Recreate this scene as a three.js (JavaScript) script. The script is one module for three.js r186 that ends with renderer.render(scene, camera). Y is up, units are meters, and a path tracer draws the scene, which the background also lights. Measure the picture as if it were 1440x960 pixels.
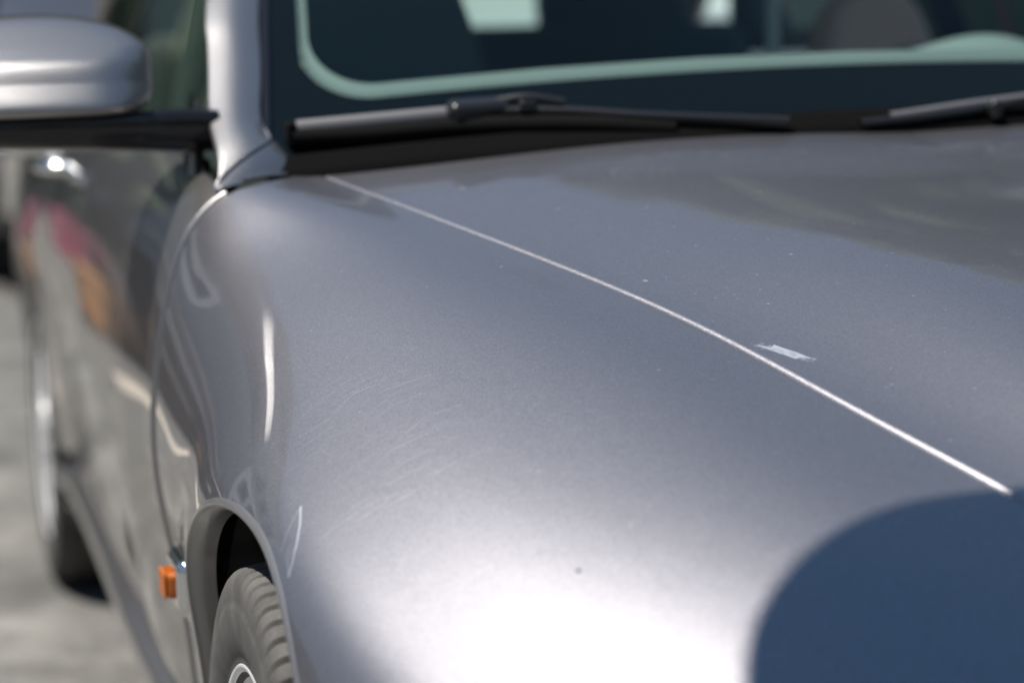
import * as THREE from 'three';
import { mergeGeometries } from 'three/addons/utils/BufferGeometryUtils.js';
import { RoundedBoxGeometry } from 'three/addons/geometries/RoundedBoxGeometry.js';
import { ImprovedNoise } from 'three/addons/math/ImprovedNoise.js';

// ---------- camera, sky, sun, exposure ----------
const scene = new THREE.Scene();
const V = (x, y, z) => new THREE.Vector3(x, y, z);
const F = 3400, VPX = -910, VPY = -455;                       // focal length and the car's vanishing point, in pixels of a 1440 x 960 frame
const yaw = Math.atan2(-VPX, F), pitch = -Math.atan2(-VPY * Math.cos(yaw), F);
const camera = new THREE.PerspectiveCamera(2 * Math.atan(480 / F) * 180 / Math.PI, 1.5, 0.1, 600);
camera.position.set(-1.19, 1.09, 2.1);
camera.lookAt(camera.position.clone().add(V(Math.sin(yaw) * Math.cos(pitch), Math.sin(pitch), -Math.cos(yaw) * Math.cos(pitch))));
camera.rotateOnWorldAxis(V(.155, -.105, -1).normalize(), .026);        // held very slightly tilted
camera.focus = 2.2; camera.userData.fStop = 2.7;
const SUN = V(-0.345, 0.905, 0.01).normalize();
{
  const W = 512, H = 256, d = new Float32Array(W * H * 4);
  for (let j = 0; j < H; j++) for (let i = 0; i < W; i++) {
    const el = ((j + .5) / H - .5) * Math.PI, az = ((i + .5) / W - .5) * 2 * Math.PI;
    const dir = V(Math.cos(el) * Math.cos(az), Math.sin(el), Math.cos(el) * Math.sin(az));
    const t = Math.pow(Math.max(0, dir.y), .5), a = Math.exp(-Math.acos(Math.min(1, dir.dot(SUN))) * 6) * .35;
    const k = .36, o = (j * W + i) * 4;
    d[o] = k * (.70 - .585 * t + a); d[o + 1] = k * (.82 - .53 * t + a); d[o + 2] = k * (1.0 - .40 * t + a * .95); d[o + 3] = 1;
  }
  const sky = new THREE.DataTexture(d, W, H, THREE.RGBAFormat, THREE.FloatType);
  sky.mapping = THREE.EquirectangularReflectionMapping; sky.magFilter = THREE.LinearFilter; sky.needsUpdate = true;
  scene.background = sky; scene.environment = sky;
}
const sun = new THREE.DirectionalLight(new THREE.Color(1, .95, .88), 5);
sun.position.copy(SUN).multiplyScalar(30); sun.castShadow = true; sun.shadow.mapSize.set(2048, 2048);
Object.assign(sun.shadow.camera, { left: -14, right: 14, top: 14, bottom: -14, near: 1, far: 80 });
scene.add(sun, sun.target);
const renderer = new THREE.WebGLRenderer({ antialias: true });
renderer.toneMapping = THREE.LinearToneMapping; renderer.toneMappingExposure = 1.55;
renderer.shadowMap.enabled = true;

// ---------- helpers ----------
let seed = 7; const rnd = () => { seed = (seed * 1664525 + 1013904223) >>> 0; return seed / 4294967296; };
const noise = new ImprovedNoise();
const lerp = (a, b, t) => a + (b - a) * t, clamp = (x, a = 0, b = 1) => Math.min(b, Math.max(a, x));
const sstep = (a, b, x) => { const t = clamp((x - a) / (b - a)); return t * t * (3 - 2 * t); };
function spline(ts, ys) {                                      // natural cubic spline
  const n = ts.length, m = new Float64Array(n), c = new Float64Array(n), d = new Float64Array(n);
  for (let i = 1; i < n - 1; i++) {
    const h0 = ts[i] - ts[i - 1], h1 = ts[i + 1] - ts[i], w = 2 * (h0 + h1) - h0 * c[i - 1];
    c[i] = h1 / w; d[i] = (6 * ((ys[i + 1] - ys[i]) / h1 - (ys[i] - ys[i - 1]) / h0) - h0 * d[i - 1]) / w;
  }
  for (let i = n - 2; i > 0; i--) m[i] = d[i] - c[i] * m[i + 1];
  return t => {
    let i = 0; while (i < n - 2 && t > ts[i + 1]) i++;
    const h = ts[i + 1] - ts[i], A = (ts[i + 1] - t) / h, B = 1 - A;
    if (A > 1 || B > 1) { const e = A > 1 ? 0 : n - 1, s = A > 1 ? (ys[1] - ys[0]) / h - h * m[1] / 6 : (ys[n - 1] - ys[n - 2]) / h + h * m[n - 2] / 6; return ys[e] + s * (t - ts[e]); }
    return A * ys[i] + B * ys[i + 1] + ((A * A * A - A) * m[i] + (B * B * B - B) * m[i + 1]) * h * h / 6;
  };
}
function grid(f, nu, nv, uvf, nf) {                            // f(a, b) -> Vector3, a and b in 0..1
  const p = [], uv = [], nn = [], ix = [];
  for (let j = 0; j <= nv; j++) for (let i = 0; i <= nu; i++) {
    const q = f(i / nu, j / nv), w = uvf ? uvf(i / nu, j / nv, q) : [i / nu, j / nv];
    p.push(q.x, q.y, q.z); uv.push(w[0], w[1]);
    if (nf) { const k = nf(i / nu, j / nv); nn.push(k.x, k.y, k.z); }
  }
  for (let j = 0; j < nv; j++) for (let i = 0; i < nu; i++) { const a = j * (nu + 1) + i, b = a + nu + 1; ix.push(a, a + 1, b + 1, a, b + 1, b); }
  if (nf) { const P = i => V(p[3 * i], p[3 * i + 1], p[3 * i + 2]), m = Math.floor(nv / 2) * (nu + 1) + Math.floor(nu / 2), fn = P(m + 1).sub(P(m)).cross(P(m + nu + 2).sub(P(m))); if (fn.dot(V(nn[3 * m], nn[3 * m + 1], nn[3 * m + 2])) < 0) for (let i = 0; i < ix.length; i += 3) [ix[i + 1], ix[i + 2]] = [ix[i + 2], ix[i + 1]]; }
  const g = new THREE.BufferGeometry();
  g.setAttribute('position', new THREE.Float32BufferAttribute(p, 3)); g.setAttribute('uv', new THREE.Float32BufferAttribute(uv, 2)); g.setIndex(ix);
  if (nf) g.setAttribute('normal', new THREE.Float32BufferAttribute(nn, 3)); else g.computeVertexNormals();
  return g;
}
const surfaceNormal = (f, flip = 1) => (a, b) => {
  const e = 1e-3, u = f(a + e, b).sub(f(a - e, b)), v = f(a, b + e).sub(f(a, b - e));
  return u.cross(v).normalize().multiplyScalar(flip);
};
function loft(rows, nu, nv, uvs = 1) {                         // rows of [x, y, z], splined both ways; lies through all points
  const n = rows.length, k = rows[0].length, tr = rows.map((_, i) => i), tc = rows[0].map((_, i) => i);
  const along = tc.map(c => [0, 1, 2].map(d => spline(tr, rows.map(r => r[c][d]))));
  const f = (a, b) => { const q = [0, 1, 2].map(d => spline(tc, along.map(s => s[d](b * (n - 1))))(a * (k - 1))); return V(...q); };
  return grid(f, nu, nv, (a, b, q) => [a * uvs, b * uvs]);
}
function tube(pts, r, seg = 24, rad = 10) { return new THREE.TubeGeometry(new THREE.CatmullRomCurve3(pts.map(p => V(...p))), seg, r, rad, false); }
function box(w, h, d, x, y, z, r = .01, s = 3, rx = 0, ry = 0, rz = 0) {
  const g = new RoundedBoxGeometry(w, h, d, s, Math.min(r, w / 2.01, h / 2.01, d / 2.01));
  g.applyMatrix4(new THREE.Matrix4().compose(V(x, y, z), new THREE.Quaternion().setFromEuler(new THREE.Euler(rx, ry, rz)), V(1, 1, 1))); return g;
}
function mirrored(g) {                                         // the other side of the car
  const c = g.index ? g.clone() : g.clone().setIndex([...Array(g.attributes.position.count).keys()]), p = c.attributes.position, n = c.attributes.normal;
  for (let i = 0; i < p.count; i++) { p.setX(i, -p.getX(i)); n.setX(i, -n.getX(i)); }
  if (c.index) { const a = Array.from(c.index.array); for (let i = 0; i < a.length; i += 3) [a[i + 1], a[i + 2]] = [a[i + 2], a[i + 1]]; c.setIndex(a); }
  return c;
}
const flat = gs => mergeGeometries(gs.map(g => { const h = g.index ? g.toNonIndexed() : g; for (const k of Object.keys(h.attributes)) if (!['position', 'normal', 'uv'].includes(k)) h.deleteAttribute(k); return h; }));
function clip(g, keep) {                                       // cut a mesh along keep(position) = 0, exactly at the line
  const s = g.toNonIndexed(), P = s.attributes.position, N = s.attributes.normal, U = s.attributes.uv, op = [], on = [], ou = [];
  for (let t = 0; t < P.count; t += 3) {
    const vs = [0, 1, 2].map(i => { const q = V().fromBufferAttribute(P, t + i); return { q, n: V().fromBufferAttribute(N, t + i), u: [U.getX(t + i), U.getY(t + i)], k: keep(q) }; });
    const out = [];
    for (let i = 0; i < 3; i++) {
      const a = vs[i], b = vs[(i + 1) % 3];
      if (a.k >= 0) out.push(a);
      if ((a.k >= 0) !== (b.k >= 0)) { const w = a.k / (a.k - b.k); out.push({ q: a.q.clone().lerp(b.q, w), n: a.n.clone().lerp(b.n, w).normalize(), u: [lerp(a.u[0], b.u[0], w), lerp(a.u[1], b.u[1], w)] }); }
    }
    for (let i = 2; i < out.length; i++) for (const w of [out[0], out[i - 1], out[i]]) { op.push(w.q.x, w.q.y, w.q.z); on.push(w.n.x, w.n.y, w.n.z); ou.push(...w.u); }
  }
  const r = new THREE.BufferGeometry();
  r.setAttribute('position', new THREE.Float32BufferAttribute(op, 3)); r.setAttribute('normal', new THREE.Float32BufferAttribute(on, 3)); r.setAttribute('uv', new THREE.Float32BufferAttribute(ou, 2));
  return r;
}
function edgeHem(point, normal, outward, n, r, depth) {        // rolled edge of a sheet-metal panel: a quarter round and a return flange
  const prof = []; for (let i = 0; i <= 6; i++) { const a = i / 6 * Math.PI / 2; prof.push([r * Math.sin(a), r * (1 - Math.cos(a))]); } prof.push([r, depth]);
  return grid((a, b) => { const [o, d] = prof[Math.round(a * 7)]; return point(b).addScaledVector(outward(b), o).addScaledVector(normal(b), -d); }, 7, n, (a, b) => [a * .02, b]);
}
const used = {};
function numbered(name) { const k = used[name] = (used[name] ?? -1) + 1; return k ? `${name}_${String(k).padStart(3, '0')}` : name; }
function part(name, g, m, parent, label) {
  const o = new THREE.Mesh(Array.isArray(g) ? flat(g) : g, m); o.name = parent.isScene ? numbered(name) : name; o.castShadow = o.receiveShadow = true;
  if (label) o.userData.label = label; parent.add(o); return o;
}
function thing(name, label, category, p = [0, 0, 0], ry = 0, group) {
  const o = new THREE.Group(); o.name = numbered(name); o.position.set(...p); o.rotation.y = ry; o.userData = { label, category }; if (group) o.userData.group = group; scene.add(o); return o;
}
function structure(name, g, m) { const o = part(name, g, m, scene); o.userData.kind = 'structure'; return o; }

// ---------- materials ----------
const std = (c, roughness, metalness = 0, o = {}) => new THREE.MeshPhysicalMaterial({ color: new THREE.Color(...c), roughness, metalness, ...o });
function dataMap(n, f, colour) {
  const d = new Uint8Array(n * n * 4);
  for (let j = 0; j < n; j++) for (let i = 0; i < n; i++) { const v = f(i / n, j / n, i, j), o = (j * n + i) * 4; d[o] = v[0]; d[o + 1] = v[1]; d[o + 2] = v[2]; d[o + 3] = 255; }
  const t = new THREE.DataTexture(d, n, n); t.wrapS = t.wrapT = THREE.RepeatWrapping; t.magFilter = THREE.LinearFilter; if (colour) t.colorSpace = THREE.SRGBColorSpace; t.needsUpdate = true; return t;
}
// metal flakes under the lacquer: every grain lies at its own slight tilt
const flakes = dataMap(1024, () => { const a = rnd() * 6.283, r = Math.pow(rnd(), .6) * .37; return [128 + 127 * r * Math.cos(a), 128 + 127 * r * Math.sin(a), 255 * Math.sqrt(1 - r * r)]; });
flakes.repeat.set(15, 15);
const marks = {};
function paintMap(draw) {                                      // lacquer with dust grains, chips and scratches; 1.4 m a side
  const n = 2048, c = document.createElement('canvas'); c.width = c.height = n; const g = c.getContext('2d');
  g.fillStyle = 'rgb(140,140,145)'; g.fillRect(0, 0, n, n); { const im = g.getImageData(0, 0, n, n), d = im.data; for (let i = 0; i < d.length; i += 4) { const w = (rnd() + rnd() - 1) * 24; d[i] += w; d[i + 1] += w; d[i + 2] += w; } g.putImageData(im, 0, 0); } draw(g, n / 1.4);
  const t = new THREE.CanvasTexture(c); t.colorSpace = THREE.SRGBColorSpace; t.wrapS = t.wrapT = THREE.RepeatWrapping; t.repeat.set(1 / 1.4, 1 / 1.4); t.magFilter = THREE.LinearFilter; return t;
}
const PAINT = { roughness: .37, metalness: .92, clearcoat: 1, clearcoatRoughness: .035, normalMap: flakes, normalScale: new THREE.Vector2(1, 1) };
const paint = std([.285, .277, .276], PAINT.roughness, PAINT.metalness, { clearcoat: 1, clearcoatRoughness: .035, normalMap: flakes });
const black = std([.012, .012, .013], .35), matt = std([.02, .02, .021], .8), gloss = std([.01, .01, .012], .12);
const chrome = std([.72, .73, .74], .12, 1), alloy = std([.8, .81, .82], .3, .4);
const rubber = std([.022, .022, .022], .75);
const glassM = (c, r = 0, o = {}) => std(c, r, 0, { transmission: 1, thickness: 0, ior: 1.5, ...o });

// ---------- ground ----------
{
  const t = dataMap(1024, (u, v) => {
    let s = 0, a = 1; for (let o = 0; o < 5; o++) { const k = 4 * 2 ** o; s += a * noise.noise(((u * k) % k), ((v * k) % k), o * 7.3); a *= .75; }
    const w = 92 + 26 * s + (rnd() - .5) * 60; return [clamp(w * 1.01, 0, 255), clamp(w, 0, 255), clamp(w * .965, 0, 255)];
  }, true);
  t.repeat.set(260, 260);
  const g = new THREE.PlaneGeometry(400, 400); g.rotateX(-Math.PI / 2);
  structure('asphalt_ground', g, std([1, 1, 1], .9, 0, { map: t }));
}

// ---------- the car body: one master surface, cut into panels ----------
const T = [0, .27, .5, .60, .69, .77, .85, .92, 1.0, 1.11, 1.23];           // across: centre line, bonnet, seam, fender crest ... sill
const stations = [                                                            // z, bonnet centre y, then x, y from the seam (column 2) down to the sill (column 10)
  [0.85, 0.564, -0.2, 0.539, -0.33, 0.534, -0.46, 0.5136, -0.57, 0.4832, -0.66, 0.4518, -0.715, 0.4212, -0.74, 0.3856, -0.75, 0.34, -0.745, 0.28],
  [0.7, 0.647, -0.257, 0.616, -0.39, 0.611, -0.52, 0.5925, -0.635, 0.561, -0.73, 0.524, -0.79, 0.486, -0.82, 0.438, -0.83, 0.38, -0.825, 0.3],
  [0.5, 0.727, -0.33, 0.699, -0.458, 0.694, -0.582, 0.6743, -0.685, 0.6406, -0.768, 0.5984, -0.818, 0.5636, -0.848, 0.5128, -0.855, 0.44, -0.85, 0.33],
  [0.3, 0.789, -0.402, 0.757, -0.515, 0.752, -0.625, 0.7338, -0.725, 0.7026, -0.803, 0.6614, -0.85, 0.6236, -0.874, 0.5568, -0.878, 0.46, -0.87, 0.33],
  [0.05, 0.853, -0.477, 0.816, -0.575, 0.81, -0.67, 0.7937, -0.755, 0.7654, -0.828, 0.7256, -0.875, 0.6804, -0.895, 0.5992, -0.893, 0.47, -0.88, 0.33],
  [-.20, .898, -.560, .862, -.635, .857, -.71, .845, -.785, .817, -.848, .77, -.885, .70, -.895, .61, -.882, .48, -.866, .33],
  [-.42, .934, -.638, .899, -.69, .897, -.757, .887, -.822, .850, -.864, .79, -.888, .71, -.896, .61, -.872, .48, -.858, .33],
  [-.55, .953, -.681, .919, -.728, .920, -.797, .914, -.846, .870, -.873, .80, -.890, .713, -.894, .61, -.874, .48, -.858, .33],
  [-.68, .965, -.712, .935, -.75, .937, -.808, .930, -.853, .880, -.877, .805, -.892, .714, -.895, .61, -.885, .48, -.864, .33],
  [-1.0, 1.0, -.735, .95, -.765, .95, -.814, .947, -.862, .886, -.886, .806, -.898, .712, -.900, .61, -.888, .48, -.866, .33],
  [-1.6, 1.0, -.74, .96, -.77, .96, -.815, .957, -.868, .892, -.891, .81, -.900, .712, -.893, .61, -.877, .48, -.858, .33],
  [-2.3, 1.0, -.73, .97, -.76, .97, -.805, .968, -.860, .90, -.885, .815, -.893, .715, -.880, .61, -.864, .48, -.850, .33],
  [-2.9, 1.0, -.71, .985, -.74, .985, -.785, .982, -.845, .912, -.875, .82, -.888, .72, -.880, .61, -.864, .48, -.845, .33],
  [-3.5, .99, -.66, .98, -.69, .98, -.735, .975, -.80, .91, -.838, .82, -.856, .72, -.86, .61, -.85, .48, -.82, .33],
].reverse();
const ZS = stations.map(s => s[0]);
const cols = T.map((_, c) => ['x', 'y'].map((_, d) => spline(ZS, stations.map(s => {
  if (c === 0) return d ? s[1] : 0; if (c === 1) return d ? s[1] * .77 + s[3] * .23 + .004 : s[2] * .54; return s[2 + (c - 2) * 2 + d];
}))));
const sectionCache = new Map();
function section(z) {
  let s = sectionCache.get(z);
  if (!s) { s = [spline(T, cols.map(k => k[0](z))), spline(T, cols.map(k => k[1](z)))]; if (sectionCache.size > 4000) sectionCache.clear(); sectionCache.set(z, s); }
  return s;
}
const WY = .312, RZ = -2.76, ARCH = .356, LIP = .012, FZ = .035;
function S(t, z) {
  const [fx, fy] = section(z), x = fx(t), y = fy(t);
  let dx = 0; if (t > .55) for (const wz of [FZ, RZ]) { const r = Math.hypot(y - WY, z - wz); dx += .013 * Math.exp(-(((r - ARCH) / .085) ** 2)) * sstep(.6, .85, t); }
  return V(x - dx, y, z);
}
const SN = (t, z) => { const e = 4e-4, a = S(t + e, z).sub(S(t - e, z)), b = S(t, z + e).sub(S(t, z - e)); return b.cross(a).normalize().multiplyScalar(-1); };
const outN = (t, z) => { const n = SN(t, z); return n.x > 0 && n.y < .5 || n.y < -.5 ? n.negate() : n; };
function tAtY(y, z) { let a = .5, b = 1.28; for (let i = 0; i < 28; i++) { const m = (a + b) / 2; if (section(z)[1](m) > y) a = m; else b = m; } return (a + b) / 2; }
function panel(t0, t1, z0, z1, nt, nz, hems, proud = 0, R = .0042) {                 // hems: 't0','t1','z0','z1' edges that get a rolled rim
  const tf = a => lerp(t0, t1, a), sw = t => t0 < .6 ? -.055 * (1 - sstep(.52, .68, t)) : 0, zf = (b, a = 1) => lerp(z0 + sw(tf(a)), z1, b);
  const out = [grid((a, b) => S(tf(a), zf(b, a)), nt, nz, (a, b) => [tf(a), zf(b, a) + .62], (a, b) => outN(tf(a), zf(b, a)))];
  for (const h of hems) {
    const onT = h[0] === 't', first = h[1] === '0';
    const pt = b => onT ? S(first ? t0 : t1, zf(b, first ? 0 : 1)) : S(tf(b), first ? zf(0, b) : z1);
    const nm = b => onT ? outN(first ? t0 : t1, zf(b, first ? 0 : 1)) : outN(tf(b), first ? zf(0, b) : z1);
    const ow = b => { const e = .004, d = onT ? (first ? S(t0, zf(b, 0)).sub(S(t0 + e, zf(b, 0))) : S(t1, zf(b)).sub(S(t1 - e, zf(b)))) : (first ? S(tf(b), zf(0, b)).sub(S(tf(b), zf(0, b) + Math.sign(z1 - z0) * e)) : S(tf(b), z1).sub(S(tf(b), z1 - Math.sign(z1 - z0) * e))); const n = nm(b); return d.addScaledVector(n, -d.dot(n)).normalize(); };
    const g = edgeHem(pt, nm, ow, 120, R, .02); out.push(g);
  }
  if (proud) for (const g of out) { const p = g.attributes.position; for (let i = 0; i < p.count; i++) p.setX(i, p.getX(i) - proud * (1 - sstep(.0, .5, Math.abs(p.getZ(i) - z0)))); }
  return out;
}
const car = thing('car', 'grey metallic car seen along its bonnet and front wing', 'car');
const SEAM = .5, GAP = .0048, ZD = -.55;
function dusty(draw, c = [1.05, 1.02, 1.015]) { return std(c, .37, .92, { clearcoat: 1, clearcoatRoughness: .035, normalMap: flakes, map: paintMap(draw) }); }
const speck = (g, k, u, v, r, a) => { g.fillStyle = `rgba(225,225,228,${a})`; g.beginPath(); g.ellipse(u * k, v * k, r * k, r * k * (.5 + rnd()), rnd() * 3, 0, 6.3); g.fill(); };
const scratch = (g, k, pts, w, a) => { g.strokeStyle = `rgba(232,232,236,${a})`; g.lineWidth = w * k; g.lineCap = 'round'; g.beginPath(); pts.forEach((p, i) => g[i ? 'lineTo' : 'moveTo'](p[0] * k, p[1] * k)); g.stroke(); };
// canvas rows run down while uv rows run up: y = 1.4 - v
const smudge = (g, k, u, v, ru, rv, a) => { for (let i = 0; i < 260; i++) { const p = Math.sqrt(rnd()), q = rnd() * 6.283; speck(g, k, u + ru * p * Math.cos(q), v + rv * p * Math.sin(q), .0005 + .0022 * rnd() ** 2, a * (.3 + rnd())); } };
const bonnetPaint = dusty((g, k) => {
  for (let i = 0; i < 900; i++) speck(g, k, rnd() * .5, 1.4 - rnd() * 1.3, .0004 + .0009 * rnd() ** 4, .25 + .6 * rnd());
  for (const [u, v, ru, rv] of [[.19, .20, .05, .035], [.26, .16, .05, .02], [.13, .24, .06, .03], [.30, .22, .03, .03], [.05, .2, .05, .03]]) smudge(g, k, u, 1.4 - v, ru, rv, .14);
  for (const [u, v, r] of [[.468, .549, .0022], [.1435, .191, .0018], [.40, .30, .0014], [.36, .42, .0014], [.25, .35, .0013], [.33, .56, .0016], [.42, .66, .0014]]) speck(g, k, u, 1.4 - v, r, .95);
  g.fillStyle = 'rgb(252,252,250)'; g.beginPath(); // the pale chip beside the seam
  [[.4885, .736], [.4825, .7475], [.4805, .748], [.4755, .7435], [.4735, .754], [.4700, .7665], [.4670, .7845], [.4745, .779], [.4800, .7785], [.4830, .765], [.4865, .7535], [.4880, .7435]].forEach(([u, v], i) => g[i ? 'lineTo' : 'moveTo'](u * k, (1.4 - v) * k)); g.fill();
  for (let i = 0; i < 60; i++) { const a = rnd(); speck(g, k, lerp(.4875, .469, a) + (rnd() - .5) * .009, 1.4 - lerp(.738, .784, a) + (rnd() - .5) * .012, .0005 + .0018 * rnd(), .35 + .5 * rnd()); }
});
const wingPaint = dusty((g, k) => {
  for (let i = 0; i < 500; i++) speck(g, k, .5 + rnd() * .5, 1.4 - rnd() * 1.3, .0004 + .0008 * rnd() ** 4, .2 + .5 * rnd());
  const s = (pts, w, a) => scratch(g, k, pts.map(([u, v]) => [u, 1.4 - v]), w, a);
  s([[.9128, .7849], [.895, .770], [.8753, .7543]], .0011, .5); s([[.8753, .7543], [.884, .776], [.8969, .7973], [.910, .812], [.9201, .8201]], .0022, .8); s([[.9201, .8201], [.912, .803], [.8969, .7973]], .0014, .5); s([[.915, .80], [.902, .791]], .0012, .5);
  s([[.5566, .4528], [.5545, .449], [.5515, .4495]], .0012, .9);
  for (let i = 0; i < 70; i++) { const u = .76 + rnd() * .14, v = .58 + rnd() * .26, L = .01 + rnd() * .05, d = -.35 + rnd() * .5; s([[u, v], [u - L * .5, v + L * d], [u - L, v + L * (d + .1 * rnd())]], .00035 + .0004 * rnd(), .12 + .28 * rnd()); }
  for (let i = 0; i < 40; i++) { const u = .55 + rnd() * .35, v = .2 + rnd() * .8, q = rnd() * 6.28, L = .006 + rnd() * .03; s([[u, v], [u + L * Math.cos(q), v + L * Math.sin(q)]], .0004, .1 + .25 * rnd()); }
  g.fillStyle = 'rgba(40,38,38,.9)'; g.beginPath(); g.ellipse(.7548 * k, (1.4 - 1.0178) * k, .0016 * k, .0022 * k, 0, 0, 6.3); g.fill();
});
// bonnet: both halves, the rear edge bowed forward under the windscreen
const bonnetRear = x => -.650 + .115 * (1 - (x / .71) ** 2);
{
  const f = (a, b) => { const t = lerp(0, SEAM - GAP / 2 - .0060, a), x0 = S(t, -.6).x, z = lerp(bonnetRear(x0), .84, b); return S(t, z); };
  const nf = (a, b) => { const n = surfaceNormal((p, q) => f(p, q))(clamp(a, .002, .998), clamp(b, .002, .998)); return n.y < 0 ? n.negate() : n; };
  const half = grid(f, 90, 220, (a, b, q) => [a * .5, q.z + .62], nf);
  const dir = (p, q) => p.clone().sub(q).normalize();
  const side = edgeHem(b => f(1, b), b => nf(1, b), b => dir(f(1, b), f(.985, b)), 200, .0065, .024);
  const rear = edgeHem(a => f(a, 0), a => nf(a, 0), a => dir(f(a, 0), f(a, .01)), 90, .004, .018);
  const all = flat([half, side, rear]);
  part('bonnet', [all, mirrored(all)], bonnetPaint, car);
}
// front wings
const arch = (zc, r) => p => Math.hypot(p.y - WY, p.z - zc) - r;
{
  const keep = arch(FZ, ARCH + LIP);
  const gs = panel(SEAM + GAP / 2, T[10], ZD + .0025 + .0032, .84, 150, 260, ['t0', 'z0']).map(g => clip(g, keep));
  const g = flat(gs);
  part('front_wing', g, wingPaint, car); part('front_wing', mirrored(g), wingPaint, car);
}
function archLip(zc) {                                         // rolled wheel-arch rim: bevel, round, flange
  const bot = .335, a0 = Math.asin((bot - WY) / ARCH);
  const base = (r, b) => { const an = lerp(a0, Math.PI - a0, b), z = zc + r * Math.cos(an), y = WY + r * Math.sin(an); return S(tAtY(y, z), z); };
  const prof = [[LIP, 0], [LIP, .0], [LIP - .004, -.002], [LIP - .008, -.0005], [.006, .002], [.003, .0045], [.001, .009], [0, .014], [0, .018], [-.001, .027]];
  return grid((a, b) => { const [dr, dx] = prof[Math.round(a * (prof.length - 1))]; const q = base(ARCH + dr, b); q.x = base(ARCH + Math.max(dr, LIP * .5), b).x + dx; return q; }, prof.length - 1, 120, (a, b) => [a * .05, b]);
}
const lipPaint = std([.25, .248, .255], .42, .75, { clearcoat: .6, clearcoatRoughness: .12, normalMap: flakes });
for (const zc of [FZ, RZ]) { const g = archLip(zc); part('wheel_arch_rim', g, lipPaint, car); part('wheel_arch_rim', mirrored(g), lipPaint, car); }
// doors and rear quarter
const BELT = T[4] + .004;
for (const [name, z0, z1, c] of [['front_door', ZD - .0025 - .0032, -2.0, null], ['rear_door', -2.012, -2.62, RZ], ['rear_wing', -2.632, -3.5, RZ]]) {
  const gs = panel(BELT, T[10], z0, z1, 70, 110, ['t0', 'z0', 'z1'], name === 'front_door' ? .0035 : 0, .005).map(g => c === null ? g : clip(g, arch(c, ARCH + LIP))), g = flat(gs);
  for (const s of [1, -1]) {
    const d = part(name, s > 0 ? g : mirrored(g), paint, car);
    if (name !== 'rear_wing') {
      const zc = z1 + (name === 'front_door' ? .12 : .2), n = outN(.79, zc), q = S(.79, zc), h = tube([[q.x + .01, q.y + .002, zc + .1], [q.x - .028, q.y + .004, zc + .08], [q.x - .032, q.y + .004, zc - .07], [q.x + .01, q.y, zc - .1]], .011, 24, 10);
      part('door_handle', s > 0 ? h : mirrored(h), chrome, d);
    }
  }
}
// sill below the doors
{
  const rows = []; for (const z of [-.34, -.6, -1, -1.6, -2.2, -2.42]) { const x = S(T[10], z).x; rows.push([[x + .002, .332, z], [x + .012, .326, z], [x + .012, .306, z], [x - .004, .290, z], [x - .012, .276, z], [x - .011, .262, z], [x, .240, z], [x + .012, .20, z], [x + .06, .165, z]]); }
  const g = loft(rows, 60, 40); part('sill', g, paint, car); part('sill', mirrored(g), paint, car);
}
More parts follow.
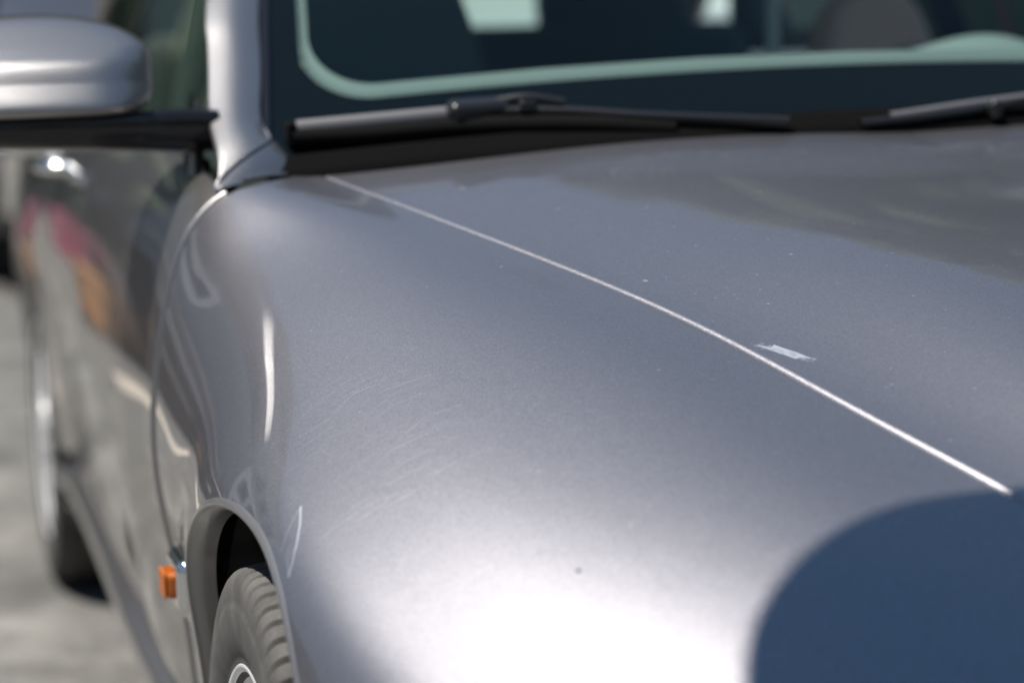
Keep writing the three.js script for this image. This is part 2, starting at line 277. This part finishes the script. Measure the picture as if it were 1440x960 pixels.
// ---------- windscreen pillar, roof, glass ----------
const screen = (u, v) => {                                      // u -1..1 across, v 0..1 from cowl to roof
  const k = 1 - u * u, x = u * lerp(.745, .600, v), z = lerp(-.617 + .07 * k, -1.43 + .07 * k, v), y = lerp(.930 + .034 * k, 1.385 + .03 * k, v) + .018 * Math.sin(v * Math.PI);
  return V(x, y, z);
};
{
  const O = [[-.812, .911, -.558], [-.804, .945, -.61], [-.801, .977, -.68], [-.789, 1.024, -.76], [-.777, 1.073, -.84], [-.762, 1.126, -.93], [-.70, 1.27, -1.2], [-.66, 1.36, -1.45], [-.64, 1.395, -1.9], [-.64, 1.385, -2.4], [-.66, 1.30, -2.8], [-.69, 1.13, -3.12], [-.70, .985, -3.35]];
  const I = [[-.714, .921, -.612], [-.722, .946, -.634], [-.738, .976, -.682], [-.726, 1.023, -.762], [-.712, 1.073, -.845], [-.696, 1.126, -.935], [-.635, 1.285, -1.22], [-.585, 1.392, -1.46], [-.56, 1.43, -1.9], [-.56, 1.42, -2.4], [-.57, 1.33, -2.82], [-.58, 1.14, -3.16], [-.59, .99, -3.4]];
  const rows = O.map((o, i) => { const q = I[i], m = (w, l) => [lerp(o[0], q[0], w), lerp(o[1], q[1], w) + l, lerp(o[2], q[2], w) + l * .9], e = i < 1 ? .8 : i < 3 ? 1.3 : 1; return [[o[0] + .02, o[1] - .03, o[2] - .02], o, m(.1, .007 * e), m(.5, .010 * e), m(.9, .005 * e), q, [q[0] + .004, q[1] - .02, q[2] - .012]]; });
  const g = loft(rows, 40, 220); part('windscreen_pillar', g, paint, car);
  { const tr = rows.map((_, i) => i), f = (a, b) => [0, 1, 2].map(d => spline([0, 1, 2, 3, 4, 5, 6], [0, 1, 2, 3, 4, 5, 6].map(c => spline(tr, rows.map(r => r[c][d]))(b)))(a)); const up = [], lo = []; for (let i = 0; i <= 16; i++) { const k = i / 16; up.push(f(1 + 4 * k, 2.0 * k ** 1.2).map((q, d) => q + [-.001, .0026, .002][d])); lo.push(f(2.6 + 2.3 * k, 0).map((q, d) => q + [0, .0026, .003][d])); } const fl = [tube(up.map((q, i) => [q[0], q[1] - .0022, q[2] - .0016]), .0026, 60, 8), tube(lo, .0024, 40, 8)]; part('panel_flange', fl, paint, car); part('panel_flange', mirrored(flat(fl)), paint, car); } part('windscreen_pillar', mirrored(g), paint, car);
  const roof = loft([7, 8, 9, 10].map(i => [-1, -.5, 0, .5, 1].map(u => [u * -I[i][0], I[i][1] + .045 * (1 - u * u), I[i][2] + (i === 7 ? .07 * (1 - u * u) : i === 10 ? -.1 * (1 - u * u) : 0)])), 40, 40);
  part('roof', roof, paint, car);
  const lining = roof.clone(); lining.translate(0, -.03, 0); part('headlining', lining, std([.35, .34, .32], .9), car);
  // door glass, its black frames
  for (const s of [1, -1]) {
    const mk = g => s > 0 ? g : mirrored(g), zs = [-.78, -1.0, -1.2, -1.58], up = z => spline(O.map(o => -o[2]), O.map(o => o[1]))(-z) - .02, ux = z => spline(O.map(o => -o[2]), O.map(o => o[0]))(-z) + .02;
    const pane = (za, zb) => grid((a, b) => { const z = lerp(za, zb, a), yb = S(BELT, z).y - .012, yt = Math.max(yb + .003, up(z)); return V(lerp(S(BELT, z).x + .014, ux(z), b), lerp(yb, yt, b), z); }, 30, 10);
    part('door_window', mk(pane(-.80, -1.97)), glassM([.62, .74, .70]), car); part('door_window', mk(pane(-2.06, -2.72)), glassM([.62, .74, .70]), car);
    const bp = grid((a, b) => { const z = lerp(-1.95, -2.08, a), yb = S(BELT, z).y - .01; return V(lerp(S(BELT, z).x + .008, ux(z) - .008, b), lerp(yb, up(z) + .01, b), z); }, 4, 10);
    part('door_pillar', mk(bp), gloss, car);
    const strip = grid((a, b) => { const z = lerp(-.70, -2.75, b), q = S(BELT, z), pr = [[-.002, -.006], [-.003, .004], [.004, .011], [.012, .009], [.014, -.01]][Math.round(a * 4)]; return V(q.x + pr[0], q.y + pr[1], z); }, 4, 60);
    part('window_seal', mk(strip), matt, car);
  }
}
{ // windscreen glass with its black printed border and dots
  const sub = (u0, u1, v0, v1, n, m, off = 0) => grid((a, b) => { const q = screen(lerp(u0, u1, a), lerp(v0, v1, b)); q.y += off * .83; q.z += off * .55; return q; }, n, m);
  const ws = part('windscreen', sub(-1, 1, 0, 1, 60, 40), glassM([.72, .86, .83], 0, { specularIntensity: .42 }), car);
  const E = [.0, 0]; // border inner edge: a rounded rectangle in (u, v)
  const inner = s => {                                          // s 0..1 along left side (down), corner, bottom, corner, right side (up)
    const uL = -.952, vB = .135, ru = .13, rv = .15, pts = [];
    const corner = (cu, cv, a0, a1) => { for (let i = 0; i <= 24; i++) { const a = lerp(a0, a1, i / 24); pts.push([cu + ru * Math.cos(a), cv + rv * Math.sin(a)]); } };
    pts.push([uL, .95]); pts.push([uL, .6]); corner(uL + ru, vB + rv, Math.PI, Math.PI * 1.5); corner(-uL - ru, vB + rv, Math.PI * 1.5, Math.PI * 2); pts.push([-uL, .6]); pts.push([-uL, .95]);
    return pts;
  };
  const ip = inner();
  const op = ip.map(([u, v], i) => { const half = i < ip.length / 2, j = half ? i - 2 : i - 27, sg = half ? -1 : 1; if (i < 2 || i > ip.length - 3) return [sg, v];
    const t = half ? j / 24 : 1 - j / 24, vs = .285, us = sg * .822; return t < .5 ? [sg, lerp(vs, -.02, t * 2)] : [lerp(sg, us, t * 2 - 1), -.02]; });
  const N = ip.length;
  // densify the long straight bottom
  const fine = []; for (let i = 0; i < N; i++) { fine.push([op[i], ip[i]]); if (i < N - 1) { const n = Math.ceil(Math.hypot(ip[i + 1][0] - ip[i][0], (ip[i + 1][1] - ip[i][1]) * .7) / .03); for (let k = 1; k < n; k++) { const w = k / n; fine.push([0, 1].map(e => [0, 1].map(d => lerp((e ? ip : op)[i][d], (e ? ip : op)[i + 1][d], w)))); } } }
  const g = grid((a, b) => { const [o, q] = fine[Math.round(b * (fine.length - 1))]; const p = screen(lerp(o[0], q[0], a), lerp(o[1], q[1], a)); p.y -= .004; p.z -= .003; return p; }, 6, fine.length - 1);
  part('printed_border', g, std([.006, .007, .009], .6, 0, { specularIntensity: 0 }), ws);
  const round = (uL, vB, ru, rv) => { const o = [[uL, .95], [uL, .6]]; for (const [cu, a0] of [[uL + ru, Math.PI], [-uL - ru, Math.PI * 1.5]]) for (let i = 0; i <= 24; i++) { const a = a0 + i / 24 * Math.PI / 2; o.push([cu + ru * Math.cos(a), vB + rv + rv * Math.sin(a)]); } o.push([-uL, .6], [-uL, .95]); return o; };
  const B0 = round(-.975, .10, .13, .15), B1 = round(-.927, .185, .115, .13), bandAt = (P, b) => { const q = b * (P.length - 1), i = Math.min(P.length - 2, Math.floor(q)), w = q - i; return [lerp(P[i][0], P[i + 1][0], w), lerp(P[i][1], P[i + 1][1], w)]; };
  const band = grid((a, b) => { const o = bandAt(B0, b), n = bandAt(B1, b), p = screen(lerp(o[0], n[0], a), lerp(o[1], n[1], a)); return V(p.x, p.y - .014 - .005 * Math.sin(a * 3.14), p.z - .010); }, 8, 53 * 6);
  part('screen_surround', band, std([.16, .172, .17], .8), car);
  const dots = []; let acc = 0, last = null;
  for (const [, q] of fine) {
    if (last) {
      const A = screen(...last), B = screen(...q), L = A.distanceTo(B), tang = B.clone().sub(A).normalize(), du = q[0] - last[0], dv = q[1] - last[1];
      const inn = V(); { const c = screen(lerp(q[0], 0, .02), lerp(q[1], .55, .02)).sub(B); inn.copy(c.addScaledVector(tang, -c.dot(tang)).normalize()); }
      while (acc < L) { const w = acc / L, c = A.clone().lerp(B, w); for (const [o, r] of [[.0035, .0016], [.0075, .0011]]) { const d = new THREE.CircleGeometry(r, 7), m = new THREE.Matrix4().makeBasis(tang, inn, tang.clone().cross(inn)); d.applyMatrix4(m); const cc = c.clone().addScaledVector(inn, o); d.translate(cc.x, cc.y - .004, cc.z - .003); if (cc.x < .35) dots.push(d); } acc += .0048; }
      acc -= L;
    }
    last = q;
  }
  part('printed_dots', dots, std([.006, .007, .009], .6, 0, { specularIntensity: 0 }), ws).userData.kind = 'stuff';
  // rubber trim along the pillar and the cowl
  const trim = []; for (let i = 0; i <= 20; i++) { const q = screen(-1.0, lerp(0, 1, i / 20)); trim.push([q.x - .002, q.y - .002, q.z]); }
  part('rubber_trim', tube(trim, .0055, 80, 8), gloss, ws);
  const cowl = grid((a, b) => { const u = lerp(-.985, .985, a), q = screen(u, lerp(.026, -.06, b)), lift = .007 * Math.min(1, b * 8) - .03 * sstep(.5, 1, b); return V(q.x, q.y + lift * .85, q.z + lift * .5); }, 60, 16);
  part('cowl', cowl, std([.003, .003, .003], .9, 0, { specularIntensity: .1 }), car);
}
// rear window, bulkhead of the boot
{
  const rw = grid((a, b) => { const u = lerp(-1, 1, a); return V(u * lerp(.56, .57, b), lerp(1.325 + .03 * (1 - u * u), 1.0, b), lerp(-2.86 - .1 * (1 - u * u), -3.32 - .08 * (1 - u * u), b)); }, 30, 10);
  part('rear_window', rw, glassM([.75, .88, .86]), car);
  part('boot_lid', loft([[-.66, -.33, 0, .33, .66].map(x => [x, .985, -3.30]), [-.67, -.33, 0, .33, .67].map(x => [x, .99, -3.55]), [-.66, -.33, 0, .33, .66].map(x => [x, .96, -3.8]), [-.64, -.33, 0, .33, .64].map(x => [x, .7, -3.9]), [-.66, -.33, 0, .33, .66].map(x => [x, .25, -3.86])], 20, 30), paint, car);
}
// front bumper, below the frame
{
  const rows = []; for (const [y, k] of [[.565, -.05], [.52, .03], [.45, .07], [.34, .08], [.22, .06]]) rows.push([-.76, -.60, -.4, 0, .4, .60, .76].map(x => [x, y - Math.abs(x) * .12, .86 + k - .18 * x * x]));
  part('front_bumper', loft(rows, 40, 20), paint, car);
}
part('floor_pan', [box(1.56, .1, 4.0, 0, .27, -1.5, .03), box(1.0, .3, .4, 0, .35, .45, .05), box(1.3, .5, .06, 0, .62, -.52, .02), box(.8, .2, .8, 0, .5, -.05, .05)], matt, car);
// ---------- cabin ----------
{
  const trimM = std([.17, .185, .18], .85);
  const dash = loft([
    [-1, -.8, -.4, 0, .2, .42, .6, .8, 1].map(u => { const q = screen(u * .96, .14); return [q.x, q.y - .03, q.z - .02]; }),
    [-1, -.8, -.4, 0, .2, .42, .6, .8, 1].map(u => { const q = screen(u * .97, .14); return [q.x, lerp(q.y - .03, .95 + .02 * (1 - u * u), .8), -.86]; }),
    [-1, -.8, -.4, 0, .2, .42, .6, .8, 1].map((u, i) => [u * .70, .955 + .03 * (1 - u * u) + [0, 0, 0, 0, .012, .062, .07, .02, 0][i], -1.06]),
    [-1, -.8, -.4, 0, .2, .42, .6, .8, 1].map((u, i) => [u * .70, .94 + .02 * (1 - u * u), -1.10]),
    [-1, -.8, -.4, 0, .2, .42, .6, .8, 1].map(u => [u * .70, .6, -1.05])], 80, 40);
  part('dashboard', dash, trimM, car);
  const fabric = std([.10, .115, .11], .9), hide = std([.72, .46, .37], .75);
  const seatBack = (x, top, w, m) => { const sh = new THREE.Shape(); sh.moveTo(-w, 0); sh.bezierCurveTo(-w * 1.05, .3, -w * .95, .42, -w * .62, top * .86); sh.bezierCurveTo(-w * .45, top * 1.01, w * .45, top * 1.01, w * .62, top * .86); sh.bezierCurveTo(w * .95, .42, w * 1.05, .3, w, 0); sh.closePath(); const g = new THREE.ExtrudeGeometry(sh, { depth: .07, bevelEnabled: true, bevelSize: .03, bevelThickness: .03, bevelSegments: 4, curveSegments: 20 }); g.rotateX(-.22); g.translate(x, .46, -1.62); return part('seat', [g, box(.5, .16, .5, x, .44, -1.36, .06, 4, .1)], m, car); };
  seatBack(-.46, .84, .27, fabric); seatBack(.465, .672, .105, hide);
  part('seat_belt', tube([[.33, 1.35, -1.75], [.295, 1.05, -1.72], [.28, .7, -1.6]], .012, 16, 6), std([.6, .62, .6], .8), car);
  part('seat_belt', tube([[.53, 1.3, -1.5], [.60, 1.02, -1.45], [.62, .7, -1.4]], .006, 16, 6), std([.2, .05, .045], .8), car);
  const bench = part('rear_bench', [box(1.3, .62, .14, 0, .78, -2.72, .06, 4, -.3), box(1.3, .2, .5, 0, .45, -2.4, .06, 4)], fabric, car);
  for (const [x, w] of [[-.36, .26], [.365, .33], [.76, .26]]) part('headrest', box(w, .2, .1, x, 1.11, -2.83, .045, 4, -.2), fabric, bench);
  part('parcel_shelf', box(1.2, .02, .5, 0, .99, -3.1, .008), fabric, car);
  const wheelC = V(.37, .86, -1.22), sw = new THREE.TorusGeometry(.185, .015, 10, 40); sw.rotateX(-.45); sw.translate(...wheelC);
  part('steering_wheel', [sw, box(.30, .06, .03, .37, .86, -1.22, .012, 3, -.45), tube([[.37, .84, -1.2], [.37, .78, -1.04]], .03, 4, 8)], black, car);
  for (const s of [1, -1]) { const g = grid((a, b) => { const z = lerp(-.66, -2.75, a); return V(S(BELT, z).x + .035, lerp(S(BELT, z).y - .012, .3, b), z); }, 20, 4); part('door_lining', s > 0 ? g : mirrored(g), fabric, car); }
}
// ---------- wipers ----------
{
  const dark = std([.004, .004, .004], .9, 0, { specularIntensity: .2 }), blackArm = std([.012, .012, .013], .3), rail = std([.10, .10, .107], .38);
  const wiper = part('wiper', [tube([[-.50, .989, -.616], [-.395, .986, -.588], [-.3165, .979, -.564], [-.15, .968, -.527]], .0055, 30, 8), box(.078, .030, .03, -.497, .988, -.617, .010, 4, .3, .1, 0), tube([[-.475, 1.0, -.617], [-.44, 1.003, -.608], [-.40, .996, -.597]], .005, 10, 8), box(.02, .012, .012, -.445, .994, -.594, .003, 2)], blackArm, car);
  const blade = loft([0, .25, .5, .75, 1].map(k => { const x = lerp(-.706, -.52, k), y = lerp(.978, .990, k), z = lerp(-.655, -.622, k); return [[x, y - .014, z + .006], [x, y - .006, z + .011], [x, y + .004, z + .008], [x, y + .006, z], [x, y - .004, z - .008]]; }), 12, 20);
  part('blade', blade, rail, wiper);
  part('blade_rubber', [tube([[-.709, .964, -.650], [-.62, .966, -.628], [-.52, .971, -.608], [-.40, .970, -.580], [-.28, .962, -.555]], .012, 30, 8), box(.012, .022, .022, -.712, .972, -.652, .004, 2)], dark, wiper);
  const w2 = part('wiper', [tube([[-.06, .962, -.528], [.03, .968, -.530], [.115, .976, -.537], [.162, .982, -.542], [.40, .998, -.565]], .005, 30, 8), box(.016, .022, .022, .112, .973, -.530, .006, 3)], blackArm, car);
  part('blade', tube([[-.02, .968, -.536], [.115, .981, -.543], [.42, 1.0, -.575]], .0055, 20, 8), rail, w2);
}
// ---------- door mirror ----------
function buildMirror() {
  const cx = -.985, cy = 1.055, hw = .128, hh = .058;
  const outline = a => { const c = Math.cos(a), s = Math.sin(a), e = s < 0 ? 5 : 2.2, r = 1 / Math.pow(Math.abs(c) ** e + Math.abs(s) ** e, 1 / e); return [c * r, s * r]; };
  const sm = (a, b, k) => Math.log(Math.exp(a * k) + Math.exp(b * k)) / k;
  const f = (a, b) => {                                          // b 0..1 centre of the front to the rim, then back to the rear opening
    const [ox, oy] = outline(a * Math.PI * 2), front = clamp(b / .72), back = clamp((b - .72) / .28);
    let x = ox * front, y = oy * front;
    const crease = sm(y - .08, (x - .60) * .9, 9), slope = Math.log(1 + Math.exp(crease * 14)) / 14;
    const rim = 1 - Math.sqrt(Math.max(0, 1 - Math.pow(front, 11)));
    const z = 0.085 - .125 * slope - .038 * rim - .025 * Math.min(1.2, y + 1) + .012 * Math.max(0, -.35 - y) - .016 * (x - .1) ** 2;
    const tuck = 1 - .04 * back * back;
    const top = y > 0 ? 1 + .12 * (-x * .3) : 1;
    return V(cx + hw * x * tuck - .0, cy + hh * y * tuck * top + .004 * x * 0, -.70 + z - back * .05);
  };
  const housing = grid(f, 120, 90, (a, b) => [a * .4, b * .2]);
  const base = [];
  const arm = loft([[-1.125, .968, .972], [-1.06, .962, .996], [-.95, .957, .999], [-.86, .952, 1.0], [-.82, .950, 1.0], [-.79, .950, .998]].map(([x, y0, y1]) => { const zf = x < -.95 ? -.655 - (-.95 - x) * .25 : -.655 - (x + .95) * .12, zb = -.745; return [[x, y0 + .006, zb], [x, y0, zb + .03], [x, y0 + .002, zf - .018], [x, y0 + .012, zf - .002], [x, y1 - .008, zf], [x, y1, zf - .008], [x, y1 + .001, zf - .03], [x, y1, zb]]; }), 40, 30);
  const sail = loft([[[-.812, .925, -.66], [-.806, .965, -.70], [-.801, 1.005, -.745]], [[-.826, .925, -.70], [-.815, .97, -.725], [-.806, 1.01, -.77]], [[-.818, .94, -.80], [-.81, .98, -.82], [-.80, 1.02, -.84]]], 8, 8);
  return { housing, arm, sail };
}
for (const s of [1, -1]) {
  const m = buildMirror(), mk = g => s > 0 ? g : mirrored(g);
  const o = part('wing_mirror', mk(m.housing), paint, car);
  part('mirror_base', [mk(m.arm), mk(m.sail)], gloss, o);
  part('mirror_glass', mk(box(.2, .07, .004, -.985, 1.045, -.772, .002)), chrome, o);
}
// ---------- side marker lamp ----------
{
  const z = -.445, y = .505, t = tAtY(y, z), q = S(t, z);
  const sm = part('side_marker', [box(.034, .064, .098, q.x - .001, y, z, .014, 5), box(.012, .074, .108, q.x - .001, y, z, .005, 4)], chrome, car);
  const lens = new RoundedBoxGeometry(.020, .036, .056, 5, .009); { const p = lens.attributes.position; for (let i = 0; i < p.count; i++) if (p.getX(i) < 0) { p.setY(i, p.getY(i) * .82); p.setZ(i, p.getZ(i) * .86); } lens.computeVertexNormals(); } lens.translate(q.x - .017, y, z);
  part('amber_lens', lens, std([.6, .15, .015], .06, 0, { transmission: .5, thickness: .01, ior: 1.5 }), sm);
  const ribs = []; for (let i = -3; i <= 3; i++) ribs.push(box(.003, .028, .004, q.x - .0275, y, z + i * .0065, .0014, 2)); part('lens_rib', ribs, std([.5, .13, .015], .15), sm);
}
// ---------- wheels ----------
function buildWheel() {
  const R = .311, half = .098;
  const f = (a, b) => {                                          // b: across the tread from inner bead to outer bead; outer side is -x
    const th = a * Math.PI * 2, p = b * 2 - 1, k = Math.abs(p), sgn = -Math.sign(p) || 1;
    let r, x;
    if (k < .42) { r = R - .006 * (k / .42) ** 3; x = k / .42 * .078; }
    else if (k < .55) { const w = (k - .42) / .13; r = R - .006 - .022 * w * w; x = .078 + .017 * Math.sin(w * 1.57); }
    else { const w = (k - .55) / .45; r = lerp(R - .028, .206, w); x = .095 + .008 * Math.sin(w * Math.PI) - .012 * w; if (w > .8) x += .003 * Math.sin((w - .8) / .2 * Math.PI); }
    const tooth = ((th * 78 / 6.28318) % 1 + 1) % 1, cut = sstep(.0, .06, tooth) * (1 - sstep(.2, .26, tooth));
    if (k > .28 && k < .58) r -= .006 * cut * sstep(.28, .31, k) * (1 - sstep(.5, .58, k));
    for (const gk of [.0, .2]) if (Math.abs(k - gk) < .03) r -= .007 * (1 - sstep(.018, .03, Math.abs(k - gk)));
    if (k > .60 && k < .62) x -= .001;
    return V(sgn * x, r * Math.sin(th), r * Math.cos(th));
  };
  const tyre = grid(f, 780, 90, (a, b) => [a * 2, b * .4]);
  const prof = [[.188, -.07], [.19, .05], [.196, .066], [.206, .074], [.211, .088], [.217, .092], [.221, .088], [.222, .078]].map(([r, x]) => new THREE.Vector2(r, x));
  const rim = new THREE.LatheGeometry(prof, 96); rim.rotateZ(Math.PI / 2);
  const spokes = []; for (let i = 0; i < 10; i++) { const an = i / 10 * Math.PI * 2 + .16; const g = loft([.05, .12, .175, .198].map((r, j) => { const w = [.018, .014, .015, .022][j], x = [-.085, -.082, -.076, -.068][j]; return [[x + .03, r, -w], [x, r, -w * .75], [x - .004, r, 0], [x, r, w * .75], [x + .03, r, w]]; }), 12, 12); g.rotateX(an); spokes.push(g); }
  const cap = new THREE.CylinderGeometry(.062, .066, .03, 32); cap.rotateZ(Math.PI / 2); cap.translate(-.078, 0, 0); spokes.push(cap);
  const disc = new THREE.CylinderGeometry(.14, .14, .02, 48); disc.rotateZ(Math.PI / 2); disc.translate(-.01, 0, 0);
  return { tyre, rim, spokes, disc };
}
const dustyRubber = (() => {
  const t = dataMap(512, (u, v) => { let s = .5 + .5 * noise.noise(u * 24, v * 10, 3) + .3 * noise.noise(u * 90, v * 30, 8); const w = 82 + 30 * s + (rnd() - .5) * 16; return [w, w * .98, w * .955]; }, true);
  t.repeat.set(1, 2.5); return std([.62, .62, .62], .85, 0, { map: t });
})();
const wheelG = buildWheel();
for (const s of [1, -1]) for (const z of [FZ, RZ]) {
  const mk = g => s > 0 ? g : mirrored(g);
  const w = new THREE.Group(); w.name = 'wheel'; w.position.set(s * (z > -1 ? -.795 : -.778), .311, z); car.add(w);
  part('tyre', mk(wheelG.tyre), dustyRubber, w); part('rim', mk(wheelG.rim), alloy, w); part('spokes', mk(flat(wheelG.spokes)), alloy, w); part('brake_disc', mk(wheelG.disc), std([.25, .24, .23], .4, .9), w);
  const liner = grid((a, b) => { const th = lerp(-.25, Math.PI + .25, b), r = .372 - .006 * Math.sin(b * 150) * sstep(.0, .2, a); return V(lerp(-.862, -.60, a), WY + r * Math.sin(th), z + r * Math.cos(th)); }, 16, 500);
  const wall = new THREE.CircleGeometry(.372, 40, -.25, Math.PI + .5); wall.rotateY(-Math.PI / 2); wall.translate(-.60, WY, z);
  part('wheel_housing', mk(flat([liner, wall])), matt, car);
}

// ---------- things around the car ----------
function parkedCar(label, p, ry, colour) {
  const c = thing('parked_car', label, 'car', p, ry, 'cars parked around');
  const m = std(colour, .35, .4, { clearcoat: 1, clearcoatRoughness: .04 });
  const sec = [[2.1, .30, .62, .80], [1.9, .22, .72, .86], [1.2, .2, .84, .89], [.6, .2, .92, .90], [-.6, .2, .96, .90], [-1.5, .2, .98, .90], [-2.0, .24, .92, .86], [-2.15, .34, .70, .80]];
  part('body', loft(sec.map(([z, y0, y1, w]) => [[-w * .7, y0, z], [-w * .96, y0 + .06, z], [-w, lerp(y0, y1, .5), z], [-w * .95, y1 - .06, z], [-w * .8, y1, z], [0, y1 + .03, z], [w * .8, y1, z], [w * .95, y1 - .06, z], [w, lerp(y0, y1, .5), z], [w * .96, y0 + .06, z], [w * .7, y0, z]]), 60, 60), m, c);
  part('roof', loft([[-1.75, 1.0, .70], [-1.3, 1.34, .58], [-.6, 1.42, .58], [0, 1.38, .58], [.75, .95, .72]].map(([z, y, w]) => [[-w, y - .03, z], [-w * .9, y, z], [0, y + .03, z], [w * .9, y, z], [w, y - .03, z]]), 20, 40), m, c);
  const win = gloss;
  for (const s of [-1, 1]) part('side_window', grid((a, b) => { const z = lerp(-1.6, .62, a), top = Math.min(1.36, .95 + .43 * Math.min(1, (z + 1.75) / .45, (.75 - z) / .7)); return V(s * lerp(.835, .60, clamp((b * (top - .95)) / .43)), lerp(.94, top, b), z); }, 30, 6), win, c);
  for (const s of [-1, 1]) for (const z of [1.35, -1.35]) { const t = new THREE.CylinderGeometry(.31, .31, .2, 40); t.rotateZ(Math.PI / 2); t.translate(s * .82, .31, z); const w = part('wheel', t, rubber, c); const h = new THREE.CylinderGeometry(.2, .2, .21, 30); h.rotateZ(Math.PI / 2); h.translate(s * .82, .31, z); part('rim', h, alloy, w); }
  return c;
}
parkedCar('dark parked car standing behind the grey car', [.12, 0, -10.4], 0, [.05, .055, .07]);
parkedCar('dark parked car nearest the rear of the grey car on its open side', [-2.95, 0, -8.6], 0, [.022, .022, .026]);
parkedCar('dark blue parked car at the end of the row on the open side', [-3.3, 0, -14.2], .1, [.02, .03, .05]);
{ // white van
  const v = thing('white_van', 'white panel van parked beyond the rear window of the grey car', 'van', [5.0, 0, -19], .2);
  part('body', [box(2.0, 1.7, 4.2, 0, 1.3, 0, .15), box(1.96, .8, 1.0, 0, .85, 2.4, .2)], std([.78, .8, .8], .3), v);
  for (const s of [-1, 1]) for (const z of [2.0, -1.4]) { const t = new THREE.CylinderGeometry(.33, .33, .22, 32); t.rotateZ(Math.PI / 2); t.translate(s * .9, .33, z); part('wheel', t, rubber, v); }
  part('windscreen', box(1.7, .6, .04, 0, 1.65, 2.12, .01, 2, -.1), gloss, v);
}
function crate(label, p, ry, colour) {                         // open plastic crate: floor, four slatted walls, rim
  const o = thing('plastic_crate', label, 'crate', p, ry, 'crates on the asphalt'), m = std(colour, .5);
  part('base', box(.58, .02, .38, 0, .02, 0, .006), m, o);
  for (const [w, d, x, z] of [[.6, .018, 0, .2], [.6, .018, 0, -.2], [.018, .4, .3, 0], [.018, .4, -.3, 0]]) for (const y of [.07, .17, .27]) part('slat', box(w, .07, d, x, y, z, .006), m, o);
  for (const x of [-.3, .3]) for (const z of [-.2, .2]) part('corner_post', box(.04, .32, .04, x, .16, z, .01), m, o);
}
crate('pink plastic crate standing on the asphalt beside the dark cars', [-1.9, 0, -11.5], .3, [.75, .28, .36]);
crate('pale orange plastic crate standing on the asphalt between the pink crate and the grey car', [-1.86, 0, -7.6], -.2, [.78, .45, .2]);
{ // white house on the open side
  const h = thing('white_house', 'tall white rendered house with a dark roof behind the dark parked cars', 'house', [-8.2, 0, -18.0], -.34);
  part('wall', box(5.4, 9.5, 6, 0, 4.75, 0, .02), std([.8, .79, .76], .85), h);
  const sh = new THREE.Shape(); sh.moveTo(-3.5, 9.5); sh.lineTo(0, 11.6); sh.lineTo(3.5, 9.5); sh.closePath(); const g = new THREE.ExtrudeGeometry(sh, { depth: 5.9, bevelEnabled: false }); g.rotateY(Math.PI / 2); g.translate(-2.95, 0.01, 0); part('roof', g, std([.06, .05, .05], .9), h);
  for (const y of [1.6, 4.4, 7.2]) for (const x of [-1.6, .2, 1.7]) { const w = part('window', box(1.0, 1.5, .06, x, y, 3.02, .01), std([.5, .5, .5], .5), h); part('pane', box(.84, 1.34, .06, x, y, 3.04, .01), gloss, w); }
}
{ // painted bay lines on the asphalt
  const m = std([.62, .55, .46], .8);
  for (const [x, z, w, d] of [[-1.62, -3.6, .1, 4.6], [-2.3, -1.9, 1.3, .1], [-2.3, -4.6, 1.3, .1]]) { const g = new THREE.BoxGeometry(w, .004, d); g.translate(x, .004 + (w > d ? .004 : 0), z); structure('painted_line', g, m); }
}
{ // small round parasol hung from an arm: it stands in front of the car and throws the round-edged shade on the wing
  const C = V(-0.3740, .70, 0.7594).addScaledVector(SUN, 1.8 / SUN.y), base = V(.55, 0, 1.75), R = 0.336;
  const P = thing('cantilever_parasol', 'small round parasol hung from an arm over the front corner of the grey car', 'parasol', [base.x, 0, base.z]);
  const L = C.clone().sub(base);
  const canopy = grid((a, b) => { const an = a * Math.PI * 2, loc = ((a * 8) % 1) - .5; return V(L.x + R * b * Math.cos(an), L.y + .16 * (1 - b * b) + .012 * b * Math.cos(loc * Math.PI), L.z + R * b * Math.sin(an)); }, 96, 12);
  part('canopy', canopy, std([.7, .68, .62], .9), P);
  for (let i = 0; i < 8; i++) { const an = i / 8 * Math.PI * 2; part('rib', tube([[L.x, L.y + .15, L.z], [L.x + R * .6 * Math.cos(an), L.y + .085, L.z + R * .6 * Math.sin(an)], [L.x + R * .99 * Math.cos(an), L.y - .004, L.z + R * .99 * Math.sin(an)]], .004, 10, 6), alloy, P); }
  part('pole', tube([[0, 0, 0], [0, 1.5, 0], [0, 2.55, 0], [L.x * .3, 2.86, L.z * .3], [L.x * .7, 2.86, L.z * .7], [L.x, L.y + .15, L.z]], .02, 60, 12), alloy, P);
  const foot = new THREE.CylinderGeometry(.25, .28, .08, 32); foot.translate(0, .04, 0); part('foot', foot, matt, P);
}
{ // far trees
  const leaf = new THREE.IcosahedronGeometry(1, 0), N = 9000, im = new THREE.InstancedMesh(leaf, std([.05, .07, .035], .95), N), m4 = new THREE.Matrix4();
  for (let i = 0; i < N; i++) { const a = rnd() * Math.PI * 2, behind = sstep(.35, -.2, Math.sin(a)) * sstep(-.42, -.12, Math.cos(a)), R = lerp(34, 22, behind) + rnd() * 7, top = lerp(4.5, 12.5, behind) + 3 * noise.noise(Math.cos(a) * 4, Math.sin(a) * 4, 2), y = rnd() ** .8 * top, s = .6 + rnd() * .9; m4.compose(V(Math.cos(a) * R, y, Math.sin(a) * R), new THREE.Quaternion().setFromEuler(new THREE.Euler(rnd() * 6, rnd() * 6, 0)), V(s, s * .8, s)); im.setMatrixAt(i, m4); }
  im.name = 'tree_belt'; im.userData = { kind: 'stuff', label: 'dark belt of trees round the open asphalt', category: 'trees' }; im.castShadow = im.receiveShadow = true; scene.add(im);
}
renderer.render(scene, camera);
